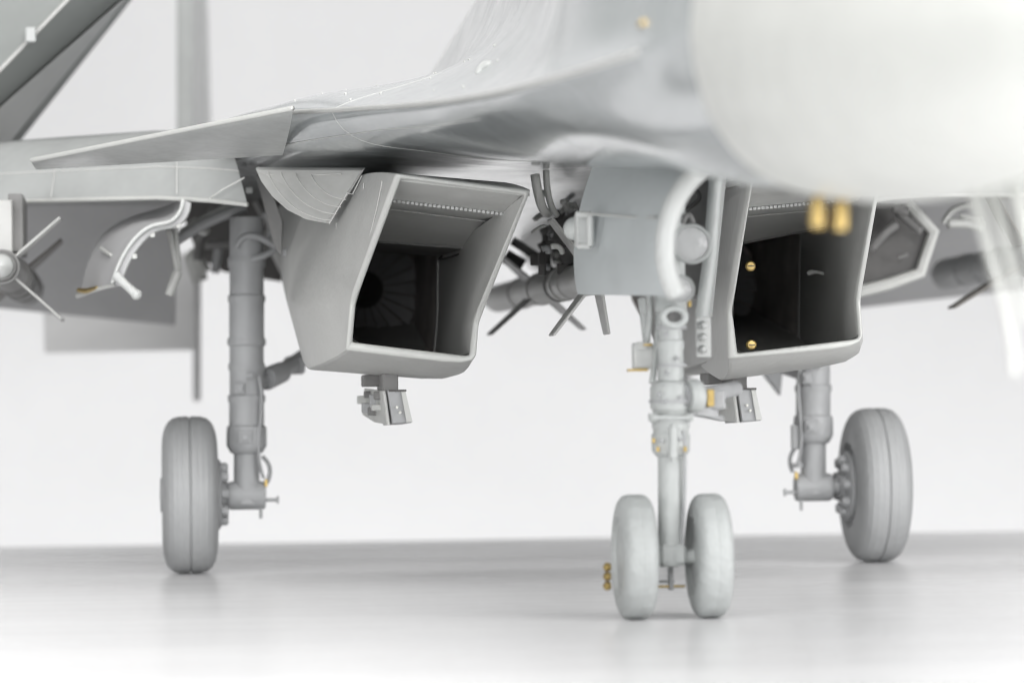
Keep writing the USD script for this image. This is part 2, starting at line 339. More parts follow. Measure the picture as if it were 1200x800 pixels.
# ---- intakes
def intake(o0, i0, o1, o2, o3, d1, ramp, seam, side):
    O0, I0 = rounded(o0, [.02, .02, .09, .25, .04, .09]), rounded(i0, [.015, .015, .09, .07, .04, .09])
    rg = lambda p, r=.15: rounded(p, r)
    cowl = loft([O0 + [0, .012, 0], rg(o1, [.02, .04, .09, .25, .04, .25]), rg(o2, .25), rg(o3, .4)], True, False)
    # finer along the length, smooth
    R = [O0, rg(o1, [.02, .04, .09, .25, .04, .25]), rg(o2, .25), rg(o3, .4)]
    f = PchipInterpolator([0, 1, 3.2, 8], np.array(R)); R = [f(t) for t in np.r_[np.linspace(0, 1, 5), np.linspace(1.4, 3.2, 7), np.linspace(4, 8, 6)]]
    cowl = loft(R, True, False)
    p = obj(JET, 'intake', cowl, 'intake', 22)
    # rounded lip
    mid = (O0 + I0) / 2 + [0, -.012, 0]
    lip = loft([O0 + [0, .03, 0], O0, (O0 * .75 + I0 * .25) + [0, -.009, 0], mid, (O0 * .25 + I0 * .75) + [0, -.009, 0], I0, I0 + [0, .05, 0]], True, False)
    obj(p, 'lip', lip, 'edge', 60)
    # duct walls (open at the top) and the ramps that close it
    D0 = np.array([i0[1], i0[2], i0[3], i0[4], i0[5], i0[0]]); D1 = np.array([d1[1], d1[2], d1[3], d1[4], d1[5], d1[0]])
    D0, D1 = (rounded(q, [0, .2, .12, .12, .2, 0], 4, False) for q in (D0, D1))
    far = D1 + [0, 1.6, .2]; far[:, 0] = D1[:, 0].mean() + (D1[:, 0] - D1[:, 0].mean()) * .9; far[:, 2] = np.maximum(far[:, 2], 1.6)
    obj(p, 'duct', loft([D0, lerp(D0, D1, .34), lerp(D0, D1, .67), D1], False, False), 'intake', 40)
    obj(p, 'deep_duct', loft([D1 + [0, .01, 0], far], False, False), 'lifted', 40)
    obj(p, 'duct_seam', tube(D1 + [0, -.01, 0], .007, 5), 'intake', True)
    c = far.mean(0) + [0, -.15, .05]
    back = slab(np.array([c + [.46 * math.cos(a), .05, .36 * math.sin(a)] for a in np.linspace(0, 2 * np.pi, 24, endpoint=False)]), (0, .05, 0), .01)
    obj(p, 'engine_face', back, 'lifted', 30)
    for a in np.linspace(0, 2 * np.pi, 22, endpoint=False):
        d = np.array([math.cos(a), 0, math.sin(a)]); n = np.array([-math.sin(a), .8, math.cos(a)]); n /= np.linalg.norm(n)
        obj(p, 'fan_blade', slab(np.array([c + d * .12 - n * .02, c + d * .36 - n * .06, c + d * .36 + n * .06, c + d * .12 + n * .02]) - [0, .1, 0], (0, .012, 0), .003), 'flap', 30)
    obj(p, 'fan_spinner', lathe([(0, .13), (-.08, .11), (-.18, .05), (-.22, 0)], c - [0, .05, 0], (0, 1, 0), 20), 'dark', True)
    for q in ramp:
        obj(p, 'ramp_panel', slab(pts(q), (0, .0, .03), .003), 'intake' if q is not ramp[-1] else 'bay', 30)
    # row of small pale perforations
    a, b = np.array(ramp[0][3]), np.array(ramp[0][2]); pf = []
    N = 27
    for k in range(N):
        t = .02 + .93 * (k + .5) / N; q = at(*lerp(a, b, t)); pf.append(box(q + [0, -.03, -.004], (.017, .02, .016), None, .2))
    obj(p, 'perforation_row', J(*pf), 'white', 30, 'dotted row of small pale perforations', 'stuff')
    if seam: obj(p, 'ramp_seam', tube(spline(pts(seam), 24), .006, 6), 'dark', True)
    roof = slab(np.array([o0[0] + [0, .05, -.015], o0[1] + [0, .05, -.015], o1[1] + [0, .3, -.02], o1[0] + [0, .3, -.02]]), (0, 0, -.02), .005)
    obj(p, 'roof_plate', roof, 'intake', 30)
    return p
l_o0 = pts([(463, 203, 18.6), (622, 222, 18.6), (561, 378, 19.5), (557, 428, 19.6), (405, 411, 19.6), (410, 350, 19.5)])
l_i0 = pts([(470, 209, 18.6), (615, 228, 18.6), (554, 375, 19.5), (550, 417, 19.6), (413, 401, 19.6), (417, 353, 19.5)])
l_o1 = pts([(428, 203, 20.0), (590, 214, 20.2), (535, 385, 20.6), (538, 447, 20.5), (360, 433, 20.6), (338, 342, 20.9)])
l_o2 = np.array([(-1.62, 24, 2.50), (-.7, 24, 2.50), (-.66, 24, 2.15), (-.8, 24, 1.8), (-1.5, 24, 1.76), (-1.68, 24, 2.15)])
l_o3 = np.array([(-1.5, 31, 2.8), (-.9, 31, 2.8), (-.75, 31, 2.55), (-.9, 31, 2.25), (-1.45, 31, 2.25), (-1.6, 31, 2.55)])
l_d1 = pts([(398, 293, 21.4), (513, 300, 21.4), (513, 370, 21.4), (508, 424, 21.4), (372, 416, 21.4), (376, 360, 21.4)])
l_ramp = [[(469, 210, 18.66), (616, 228, 18.66), (602, 252, 19.25), (451, 234, 19.25)],
          [(451, 235, 19.27), (602, 253, 19.27), (592, 262, 19.95), (444, 243, 19.95)],
          [(444, 244, 19.96), (592, 263, 19.96), (548, 290, 20.5), (424, 281, 20.5)],
          [(424, 283, 20.52), (548, 292, 20.52), (520, 301, 21.4), (400, 293, 21.4)]]
l_seam = [(619, 226, 18.68), (596, 252, 19.2), (575, 274, 19.9), (556, 290, 20.4), (540, 297, 20.6), (522, 298, 21.3)]
IN1 = intake(l_o0, l_i0, l_o1, l_o2, l_o3, l_d1, l_ramp, l_seam, -1)
r_o0 = pts([(876, 206, 18.6), (1034, 200, 18.6), (1008, 351, 19.5), (1012, 406, 19.6), (853, 421, 19.6), (851, 362, 19.5)])
r_i0 = pts([(882, 213, 18.6), (1028, 207, 18.6), (1002, 351, 19.5), (1006, 397, 19.6), (864, 414, 19.6), (858, 364, 19.5)])
r_o1 = pts([(846, 212, 20.1), (1012, 205, 20.2), (986, 360, 20.6), (1001, 425, 20.2), (843, 446, 20.2), (820, 372, 20.7)])
mir = lambda a: np.array([a[1], a[0], a[5], a[4], a[3], a[2]]) * [-1, 1, 1]
r_d1 = pts([(800, 275, 21.6), (938, 270, 21.6), (936, 360, 21.6), (936, 430, 21.6), (790, 440, 21.6), (790, 360, 21.6)])
r_ramp = [[(881, 214, 18.66), (1029, 208, 18.66), (1012, 232, 19.25), (873, 245, 19.25)],
          [(873, 246, 19.27), (1012, 233, 19.27), (1002, 242, 19.95), (868, 254, 19.95)],
          [(868, 255, 19.96), (1002, 243, 19.96), (985, 262, 20.5), (860, 286, 20.5)],
          [(860, 288, 20.52), (985, 264, 20.52), (950, 272, 21.6), (820, 285, 21.6)]]
IN2 = intake(r_o0, r_i0, r_o1, mir(l_o2), mir(l_o3), r_d1, r_ramp, None, 1)
# scribed lines and scratches on the cowl of the left-hand intake
for L in ([(452, 212, 18.9), (418, 330, 19.55), (409, 348, 19.7)], [(430, 215, 19.75), (420, 285, 19.85), (398, 315, 20.05)], [(398, 262, 20.2), (397, 330, 20.1)], [(378, 330, 20.5), (377, 362, 20.45)]):
    obj(IN1, 'scribed_line', tube(spline(pts(L), 14) + [-.02, -.02, 0], .003, 5), 'thread', True)
# screws in the right-hand intake
for px, py in ((879, 312), (880, 404)):
    c = at(px, py, 19.75)
    s = obj(IN2, 'screw', lathe([(0, .03), (-.02, .03), (-.028, .022), (-.03, 0)], c, (0, 1, 0), 20), 'brass', 40)
    obj(s, 'slot', box(c - [0, .031, 0], (.036, .004, .006), None, .1), 'dark', 30)
obj(IN2, 'scratch', tube(spline(pts([(946, 321, 20.6), (958, 319, 20.6), (968, 321, 20.6), (982, 317, 20.6)]), 12), [.012, .018, .016, .01, .01, .01, .01, .008, .008, .006, .006, .005], 6), 'thread', True)

# missile-pylon stubs below the intakes
def stub(c):
    X, Y, Z = c
    p = obj(JET, 'belly_bracket', J(box((X + .02, Y + .2, Z + .05), (.09, .5, .12), None, .15), box((X - .06, Y + .45, Z + .06), (.1, .3, .07), None, .2)), 'bay', 30)
    m = slab(np.array([(X - .005, Y - .12, Z), (X + .095, Y - .12, Z), (X + .135, Y - .1, Z - .19), (X + .025, Y - .1, Z - .195)]), (-.02, .5, -.01), .008)
    obj(p, 'housing', m, 'main_leg', 30)
    obj(p, 'ridge', slab(np.array([(X + .075, Y - .125, Z - .01), (X + .10, Y - .125, Z - .01), (X + .14, Y - .105, Z - .185), (X + .105, Y - .105, Z - .19)]), (0, -.012, 0), .004), 'edge', 30)
    obj(p, 'side_plate', slab(np.array([(X - .01, Y - .1, Z - .005), (X + .015, Y - .08, Z - .2), (X - .03, Y + .45, Z - .185), (X - .06, Y + 1.0, Z - .14), (X - .05, Y + .95, Z + .02)]), (-.02, 0, 0), .006), 'edge', 30)
    for k, (dy, dz, w, h) in enumerate(((.12, -.03, .09, .05), (.3, -.06, .05, .08), (.16, -.1, .1, .035), (.42, -.12, .14, .05), (.7, -.1, .12, .06), (.9, -.05, .08, .05), (.62, -.02, .1, .04))):
        obj(p, 'block', box((X - .035 - .05 * dy, Y + dy, Z + dz), (.05 + .01 * (k % 3), w, h), None, .2), ('bay', 'main_leg', 'edge')[k % 3], 30)
    for k in (0, 1):
        obj(p, 'bolt', lathe([(0, .009), (-.01, .008), (-.014, 0)], (X + .05 + .018 * k, Y - .12, Z - .10 - .03 * k), (0, 1, 0), 10), 'seam', 30)
    obj(p, 'hinge_line', box((X + .055, Y - .125, Z - .004), (.10, .02, .012), None, .2), 'dark', 30)
    return p
stub(at(453, 457, 20.3)); stub(at(861, 455, 20.3))

# ------------------------------------------------------------------ landing gear
def tyre(c, R, W, grooves, seamr=None):
    """Lathe about x: rounded shoulders, tread grooves, inner bead."""
    rr, out = R - W * .62, []
    n = 60
    for i in range(n + 1):
        a = math.pi * i / n; x = -math.cos(a)
        s = np.sign(x) * abs(x) ** .75
        h = max(0., 1 - abs(x) ** 3.0) ** .42
        out.append((W / 2 * s, rr + (R - rr) * h))
    out = np.array(out)
    X = np.linspace(-W * .42, W * .42, 241); prof = np.interp(X, out[:, 0], out[:, 1])
    for g in grooves: prof -= .0026 * np.exp(-((X - g) / .006) ** 2)
    if seamr: prof -= seamr * np.exp(-(X / .006) ** 2)
    L, Rr = out[out[:, 0] < -W * .42], out[out[:, 0] > W * .42]
    full = [(-W * .40, rr * .90)] + [tuple(p) for p in L] + list(zip(X, prof)) + [tuple(p) for p in Rr] + [(W * .40, rr * .90)]
    return lathe(full, c, (1, 0, 0), 96)
def hub(c, R, W, side, nb=8):
    """Wheel disc facing side (-1 or 1 along x)."""
    rr = (R - W * .62)
    return lathe([(side * W * .30, rr * .95), (side * W * .40, rr * .93), (side * W * .42, rr * .80), (side * W * .30, rr * .72), (side * W * .28, rr * .42), (side * W * .40, rr * .36), (side * W * .44, rr * .22), (side * W * .44, 0)], c, (1, 0, 0), 48), rr

def lz(px, Y, prof, n=32, dx=0.):
    """A turned leg drawn at pixel column px: prof = (pixel row, pixel radius)."""
    sc = (Y - CAM[1]) / FPX
    a, b = at(px, prof[0][0], Y), at(px + dx, prof[-1][0], Y); ax = b - a; L = np.linalg.norm(ax)
    y0, y1 = prof[0][0], prof[-1][0]
    return lathe([((y - y0) / (y1 - y0) * L, r * sc) for y, r in prof], a, ax, n)

# nose gear
NY = 17.0
nz = .303
leg = lz(786, NY, [(200, 17), (330, 17), (352, 16), (356, 19), (364, 19), (367, 14), (398, 14), (400, 16), (408, 16), (410, 15), (446, 15.5), (448, 21), (455, 24.5), (478, 24.5), (481, 22), (486, 20.5), (488, 24), (494, 24), (497, 22), (500, 22.5), (503, 21), (507, 21), (510, 23), (528, 22.5), (533, 19), (536, 15.2), (640, 15), (641, 17.5), (656, 17.5), (662, 16)])
NG = obj(JET, 'nose_gear_leg', leg, 'nose_leg', 40)
axl = at(787, 650, NY); axl[2] = nz
wl, wr = at(744, 650, NY), at(831, 649, NY); wl[2] = wr[2] = nz
ST = math.radians(0)
obj(NG, 'axle', rod(wl, wr, .035, 20), 'nose_leg', 40)
obj(NG, 'axle_block', J(box(axl + [0, .0, .01], (.13, .14, .1), None, .3), box(axl + [0, .16, -.03], (.10, .24, .05), None, .3)), 'nose_leg', 35)
obj(NG, 'mudguard_bracket', J(box(axl + [.012, .12, -.10], (.02, .06, .14), None, .2), box(axl + [-.05, .14, -.13], (.16, .05, .012), None, .2)), 'main_leg', 30)
obj(NG, 'brass_bar', rod(axl + [-.08, .1, -.152], axl + [.08, .1, -.152], .006, 8), 'brass', True)
for c, s in ((wl, -1), (wr, 1)):
    ty = obj(NG, 'tyre', tyre(c, nz, .175, (), .0015), 'nose_tyre', 40)
    for sd in (-1, 1):
        hm, rr = hub(c, nz, .175, sd); h = obj(ty, 'wheel_hub', hm, 'nose_leg', 35)
for k in range(3):
    q = at(711, 664 + 11 * k, NY - .05)
    obj(NG, 'brass_bolt', lathe([(0, .016), (.012, .022), (.026, .022), (.034, .012), (.04, 0)], q + [.02, 0, 0], (-1, 0, 0), 12), 'brass', 35)
# torque fork, sleeves, drag strut, tow lug
def P(px, py, Y=NY): return at(px, py, Y)
obj(NG, 'oval_lug', J(tube(np.array([P(790 + 13 * math.cos(a), 371 + 10 * math.sin(a), NY - .12) for a in np.linspace(0, 2 * np.pi, 29)]), .017, 10, False)), 'nose_leg', True)
obj(NG, 'lug_plate', box(P(790, 371, NY - .07), (.07, .03, .05), None, .2), 'bay', 30)
obj(NG, 'collar_lug', J(box(P(765, 489, NY - .08), (.04, .05, .04), None, .3), box(P(808, 489, NY - .08), (.035, .05, .035), None, .3), rod(P(764, 489, NY - .11), P(809, 489, NY - .11), .012, 10)), 'nose_leg', 35)
obj(NG, 'actuator', J(tube(pts([(789, 500, NY - .09), (789, 536, NY - .09)]), .024, 14), tube(pts([(789, 496, NY - .09), (789, 541, NY - .09)]), .013, 12)), 'nose_leg', 40)
for px, py in ((766, 516), (771, 526), (803, 526)):
    obj(NG, 'brass_fitting', box(P(px, py, NY - .1), (.014, .02, .024), None, .3), 'brass', 30)
dr = [P(800, 465, NY - .05), P(828, 462, NY + .1), P(862, 455, NY + .6)]
obj(NG, 'drag_strut', J(tube([P(800, 463, NY - .06), P(824, 463, NY + .0)], [.06, .05], 18), tube(dr, [.045, .042, .038], 14), tube([P(806, 483, NY), P(846, 490, NY + .3)], .014, 10), box(P(838, 468, NY + .12), (.09, .1, .1), None, .2), slab([P(806, 484, NY), P(842, 490, NY + .1), P(842, 478, NY + .1), P(806, 476, NY)], (0, .05, 0), .006)), 'main_leg', 35)
obj(NG, 'strut_cuff', lathe([(0, .072), (.02, .082), (.05, .082), (.07, .07)], P(806, 464, NY - .06), P(824, 463, NY - .04) - P(806, 464, NY - .06), 20), 'nose_leg', 35)
obj(NG, 'brass_band', box(P(832, 466, NY - .03), (.036, .05, .085), None, .2), 'brass', 35)
obj(NG, 'junction_box', J(box(P(753, 417, NY + .15), (.095, .1, .13), None, .15), box(P(753, 405, NY + .09), (.05, .02, .04), None, .2)), 'white', 30)
obj(NG, 'brass_plate', box(P(747, 433.5, NY + .1), (.1, .05, .012), None, .2), 'brass', 30)
obj(NG, 'brass_clip', box(P(759, 404, NY + .05), (.04, .03, .01), None, .2), 'brass', 30)
obj(NG, 'hydraulic_line', J(tube(spline(pts([(760, 340, NY + .1), (762, 370, NY + .1), (758, 400, NY + .1)]), 12), .014, 8), tube(spline(pts([(771, 345, NY + .15), (770, 400, NY + .1), (764, 448, NY)]), 12), .016, 8)), 'nose_leg', True)
obj(NG, 'side_link', J(box(P(757, 380, NY + .2), (.04, .04, .1), None, .2), rod(P(752, 350, NY + .25), P(758, 400, NY + .2), .02, 10)), 'nose_leg', 35)
for py in (470, 384, 428):
    obj(NG, 'clamp', lathe([(-.008, .068 if py < 450 else .108), (-.008, .075 if py < 450 else .112), (.008, .075 if py < 450 else .112), (.008, .068 if py < 450 else .108)], P(787, py, NY), (0, 0, 1), 28), 'main_leg', 30)
for k, (px, py) in enumerate(((772, 462), (778, 470), (797, 466), (775, 516), (797, 514), (780, 392), (793, 420), (781, 437))):
    obj(NG, 'rivet', lathe([(0, .012), (-.014, .011), (-.018, .006), (-.019, 0)], P(px, py, NY - (.095 if py > 445 else .062)), (0, 1, 0), 10), 'main_leg', 30)
obj(NG, 'brake_line', tube(spline(pts([(801, 505, NY - .08), (803, 540, NY - .07), (801, 600, NY - .06), (799, 640, NY - .05)]), 20), .009, 8), 'main_leg', True)
obj(NG, 'scissor_link', J(box(at(796, 530, NY + .12), (.06, .05, .2), None, .2), tube(pts([(790, 535, NY + .14), (790, 590, NY + .26), (790, 640, NY + .12)]), .022, 8)), 'nose_leg', 35)
# lamps
for (px, py, r) in ((810, 286, 22.5), (797, 339, 16)):
    sc = (NY - CAM[1]) / FPX; R = r * sc; c = P(px, py, NY - .18)
    bd_ = obj(NG, 'landing_light', lathe([(.18, R * .45), (.1, R * .8), (.0, R * 1.02), (-.014, R * 1.05), (-.024, R * 1.0), (-.024, R * .93), (-.01, R * .9), (0, R * .9)], c, (0, 1, 0), 40), 'nose_leg', 40)
    obj(bd_, 'reflector', lathe([(-.008, R * .9), (.015, R * .72), (.012, R * .66), (.04, R * .45), (.055, R * .2), (.06, 0)], c, (0, 1, 0), 40), 'reflector', 25)
    obj(bd_, 'lens', lathe([(-.012, R * .9), (-.022, R * .88), (-.034, R * .6), (-.039, R * .3), (-.04, 0)][::1] , c, (0, 1, 0), 40), 'lens', 60)
    obj(bd_, 'bulb', trimesh.creation.icosphere(2, R * .17).apply_translation(c + [0, .015, 0]), 'main_leg', True)
obj(NG, 'lamp_bracket', J(tube(spline(pts([(800, 262, NY - .05), (806, 252, NY - .05), (812, 262, NY - .05)]), 10), .014, 8), rod(P(790, 300, NY), P(810, 286, NY - .08), .03, 10)), 'bay', 35)
sg_ = obj(NG, 'signal_plate', box(P(824, 395, NY + .35), (.075, .03, .2), None, .3), 'white', 35)
for k in range(3): obj(sg_, 'signal_lamp', lathe([(0, .022), (-.02, .02), (-.034, .01), (-.036, 0)], P(824, 381 + 14 * k, NY + .33), (0, 1, 0), 16), 'white', 40)
obj(NG, 'brass_tip', box(P(808, 356, NY), (.016, .02, .03), None, .3), 'brass', 30)
# forward nose-gear door: a curved plate, front edge first
front = spline(pts([(818, 196, 15.9), (792, 222, 15.9), (776, 256, 15.9), (771, 290, 15.9), (775, 322, 15.9), (786, 347, 15.9)]), 18)
back = spline(pts([(694, 196, 18.2), (686, 220, 18.2), (678, 250, 18.2), (673, 285, 18.2), (673, 320, 18.2), (677, 345, 18.2)]), 18)
thk = np.array([.055, .03, .0])
D = [[lerp(f, b, t) + np.array([0, 0, 0]) for f, b in zip(front, back)] for t in np.linspace(0, 1, 10)]
outer = np.array(D); inner = outer + thk
dm = shell(outer, inner)
ND = obj(JET, 'nose_gear_door', dm, 'door', 35, 'curved grey door plate with a thick pale front edge')
obj(ND, 'door_rim', tube(front + [.03, -.012, 0], .046, 12), 'white', True)
obj(ND, 'hinge_tab', J(box(at(681, 270, 17.6), (.06, .12, .16), None, .2), tube(pts([(692, 251, 17.4), (692, 288, 17.4)]), .018, 10), tube(pts([(676, 251, 17.45), (692, 251, 17.4)]), .016, 8), tube(pts([(678, 288, 17.45), (692, 288, 17.4)]), .016, 8)), 'white', 35)
obj(ND, 'hinge_knob', trimesh.creation.icosphere(3, .06).apply_translation(at(674, 268, 17.7)), 'nose_leg', True)
obj(ND, 'panel_line', tube(spline(pts([(683, 250, 17.4), (720, 253, 17.0), (770, 255, 15.95)]), 12) + [-.01, -.03, 0], .006, 5), 'edge', True)
obj(JET, 'nose_gear_side_door', J(tube(pts([(839, 205, NY + .6), (832, 300, NY + .6), (822, 372, NY + .6)]), .035, 12), slab(pts([(839, 205, NY + .6), (845, 205, NY + 1.4), (828, 372, NY + 1.4), (822, 372, NY + .6)]), (.03, 0, 0), .008)), 'nose_leg', 35)
obj(JET, 'nose_gear_bay', slab(pts([(770, 205, 18.4), (850, 205, 18.4), (835, 350, 18.4), (800, 350, 18.4)]), (0, .1, 0), .02), 'bay', 30)
for L, r in (([(815, 222, 17.8), (818, 235, 17.8), (806, 245, 17.8), (812, 260, 17.8)], .012), ([(800, 235, 17.9), (803, 300, 17.9)], .014)):
    obj(JET, 'bay_pipe', tube(spline(pts(L), 16), r, 8), 'dark', True)

# main gear
MY, mz = 22.87, .508
def main_gear(px_leg, px_wheel, side, yoff=0):
    q = lambda y: y + yoff
    prof = [(255, 19.5), (300, 20), (303, 22), (312, 22), (315, 20), (345, 20), (347, 22), (353, 22), (355, 20.5), (395, 20.5), (398, 22.5), (404, 22.5), (406, 20), (425, 20), (427, 21.5), (433, 21.5), (435, 20), (462, 20), (464, 22), (470, 22), (472, 20.5), (498, 20.5), (500, 23), (506, 23.5), (522, 23.5), (530, 19), (532, 15), (566, 15), (572, 16), (590, 16)]
    g = obj(JET, 'main_gear_leg', lz(px_leg, MY, [(q(y), r) for y, r in prof]), 'main_leg', 40)
    wc = at(px_wheel, 578 + yoff, MY); wc[2] = mz
    hb = at(px_leg, 579 + yoff, MY); hb[2] = mz - .01
    s = np.sign(hb[0] - wc[0])
    obj(g, 'axle_housing', lathe([(-.13, .06), (-.12, .085), (-.10, .092), (.10, .092), (.12, .085), (.125, .05), (.125, 0)], hb, (s, 0, 0), 28), 'main_leg', 40)
    obj(g, 'axle', rod(hb, wc, .05, 20), 'main_leg', True)
    t = obj(g, 'tyre', tyre(wc, mz, .36, (-.125, -.09, -.05, .05, .09, .125), .012), 'main_tyre', 40)
    hm, rr = hub(wc, mz, .36, -s); obj(t, 'wheel_hub', hm, 'main_leg', 35)
    obj(t, 'hub_cap', lathe([(-s * .15, .12), (-s * .19, .11), (-s * .195, .0)], wc, (1, 0, 0), 24), 'main_leg', 35)
    hm, rr = hub(wc, mz, .36, s); inn = obj(t, 'wheel_hub', hm, 'main_leg', 35)
    pass
    obj(g, 'brake_disc', lathe([(s * .10, rr * .78), (s * .19, rr * .80), (s * .205, rr * .72), (s * .205, rr * .3), (s * .24, rr * .28), (s * .25, 0)], wc, (1, 0, 0), 40), 'main_leg', 35)
    for a in np.linspace(.3, .3 + 2 * np.pi, 9, endpoint=False):
        c = wc + [s * .215, rr * .6 * math.cos(a), rr * .6 * math.sin(a)]
        obj(g, 'brake_piston', lathe([(-.02, .035), (.02, .034), (.032, .025), (.034, 0)], c, (s, 0, 0), 12), 'main_leg', 35)
    obj(g, 'tow_lug', J(rod(hb + [s * .10, -.05, -.03], hb + [s * .20, -.05, -.03], .012, 8), box(hb + [s * .20, -.05, -.03], (.015, .03, .05), None, .2), rod(hb + [s * .09, -.04, -.08], hb + [s * .09, -.04, -.15], .011, 8)), 'main_leg', 35)
    obj(g, 'brass_pin', box(hb + [s * .125, -.06, .08], (.022, .03, .05), None, .3), 'brass', 30)
    sc = (MY - CAM[1]) / FPX
    for (dx, dy, w, hgt) in ((-2, 512, 17, 15), (-8, 455, 12, 14), (4, 440, 10, 8)):
        obj(g, 'fitting', J(box(at(px_leg + dx, q(dy), MY - .115), (w * sc, .05, hgt * sc), None, .3), box(at(px_leg + dx, q(dy), MY - .145), (w * sc * .5, .03, hgt * sc * .5), None, .3)), 'main_leg', 30)
    obj(g, 'brake_line', J(tube(spline(pts([(px_leg - 14 * side, q(440), MY - .1), (px_leg - 17 * side, q(480), MY - .1), (px_leg - 14 * side, q(530), MY - .1), (px_leg - 20 * side, q(560), MY - .08)]), 20), .011, 8), tube(spline(pts([(px_leg - 19 * side, q(535), MY - .03), (px_leg - 27 * side, q(548), MY), (px_leg - 24 * side, q(565), MY)]), 14), .014, 8)), 'main_leg', True)
    return g
GL = main_gear(289, 222.5, -1); GR = main_gear(953, 1025, 1, -12)
obj(GL, 'drag_brace', J(tube(pts([(296, 452, MY), (318, 442, MY + .2), (362, 415, MY + 1.2)]), [.045, .05, .06], 14), tube(pts([(312, 444, MY + .1), (330, 436, MY + .3)]), [.075, .07], 14), box(at(345, 428, MY + .8), (.14, .14, .12), None, .3)), 'main_leg', 40)
obj(GR, 'drag_brace', J(tube(pts([(947, 440, MY), (925, 432, MY + .2), (890, 418, MY + 1.2)]), [.045, .05, .06], 14), slab(pts([(893, 435, MY + 1), (918, 432, MY + 1), (915, 463, MY + 1)]), (0, .1, 0), .01)), 'main_leg', 40)
obj(GR, 'side_bracket', J(box(at(932, 512, MY - .05), (.05, .06, .16), None, .2), box(at(934, 545, MY - .05), (.07, .05, .03), None, .3)), 'main_leg', 30)
obj(GL, 'yoke', J(tube(spline(pts([(277, 290, MY - .1), (295, 276, MY - .12), (313, 283, MY - .1), (324, 291, MY - .05)]), 16), .022, 8), tube(spline(pts([(324, 291, MY - .05), (308, 300, MY - .1), (295, 304, MY - .1)]), 10), .022, 8)), 'main_leg', True)
# wheel bay round the left-hand leg: dark plate painting the cavity's shade
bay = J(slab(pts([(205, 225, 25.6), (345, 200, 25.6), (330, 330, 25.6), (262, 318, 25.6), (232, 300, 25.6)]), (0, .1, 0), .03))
BY = obj(JET, 'wheel_bay_shade', bay, 'dark', 30); obj(JET, 'wheel_bay_shade', mirror(bay), 'dark', 30)
for L, r, mt in (([(240, 288, 24.6), (270, 286, 24.6), (320, 290, 24.6)], .03, 'bay'), ([(232, 305, 24.8), (238, 270, 24.8), (252, 245, 24.8)], .035, 'bay'), ([(300, 235, 24.4), (322, 275, 24.4)], .03, 'bay'),
                 ([(256, 290, 25), (252, 320, 25)], .03, 'main_leg'), ([(205, 283, 22.9), (240, 262, 22.9), (288, 243, 22.9)], .035, 'main_leg'), ([(212, 274, 23), (250, 252, 23), (275, 240, 23)], .03, 'edge'),
                 ([(228, 262, 23.1), (240, 270, 23.3)], .04, 'edge'), ([(235, 330, 26), (226, 300, 26), (240, 320, 26)], .06, 'edge'), ([(310, 250, 24.2), (318, 268, 24.2), (312, 282, 24.2)], .022, 'main_leg')):
    obj(BY, 'bay_strut', tube(spline(pts(L), 12), r, 8), mt, True)
obj(BY, 'bay_block', box(at(292, 223, 22.4), (.04, .05, .035), None, .2), 'white', 30)
for px, py, w, h in ((346, 290, .09, .07), (352, 279, .07, .06), (362, 287, .06, .12), (336, 296, .05, .05)):
    obj(BY, 'bay_valve', box(at(px, py, 22.2), (w, .08, h), None, .3), 'main_leg', 30)
obj(BY, 'bay_rib', slab(pts([(300, 205, 22.0), (312, 205, 22.0), (332, 260, 22.0), (330, 300, 22.0), (322, 290, 22.0)]), (0, .05, 0), .01), 'bay', 30)
# open main-gear doors on the left: a curved shell with its hinge arms
e1 = spline(pts([(214, 234, 21.7), (210, 250, 21.7), (199, 260, 21.7), (181, 264, 21.7), (163, 275, 21.7), (149, 292, 21.7), (139, 311, 21.7), (132, 332, 21.7)]), 26)
e2 = spline(pts([(206, 236, 22.6), (190, 243, 22.6), (165, 250, 22.6), (140, 260, 22.6), (120, 275, 22.6), (106, 300, 22.6), (99, 322, 22.6), (95, 340, 22.6)]), 26)
t1 = np.array([.045, .0, -.018])
sg8 = np.array([lerp(e1, e2, t) for t in np.linspace(0, 1, 8)]); sh = shell(sg8, sg8 + t1)
GD = obj(JET, 'main_gear_door', sh, 'flap', 35, 'open curved door shell with a pale rim')
obj(GD, 'door_rim', J(tube(e1 + [.0, -.01, 0], .014, 8), tube(e1 + [.04, .02, -.018], .013, 8)), 'white', True)
for t in (.25, .5, .75):
    k = int(t * 25); obj(GD, 'edge_tooth', box(e1[k] + [.06, .02, -.02], (.03, .04, .03), None, .2), 'edge', 30)
obj(GD, 'hinge_arm', J(tube(pts([(136, 323, 21.65), (150, 336, 21.6), (160, 345, 21.6)]), [.03, .026, .03], 12), trimesh.creation.icosphere(2, .034).apply_translation(at(160, 345, 21.6))), 'white', 40)
obj(GD, 'lower_lip', tube(pts([(133, 334, 21.7), (110, 340, 22.1), (91, 347, 22.4)]), [.012, .014, .016], 8), 'edge', True)
obj(GD, 'brass_tip', tube(pts([(92, 340, 22.3), (102, 341, 22.2), (114, 337, 22.0)]), [.014, .018, .01], 8), 'brass', True)
obj(GD, 'stiffener', tube(pts([(118, 291, 22.3), (130, 299, 22.0)]), .012, 8), 'edge', True)
obj(JET, 'door_link', J(tube(spline(pts([(198, 268, 22.4), (205, 300, 22.4), (208, 318, 22.4)]), 12), .022, 8), tube(spline(pts([(206, 268, 22.4), (211, 318, 22.4)]), 8), .014, 8), tube(pts([(208, 318, 22.4), (198, 346, 22.4)]), [.035, .03], 10)), 'edge', True)

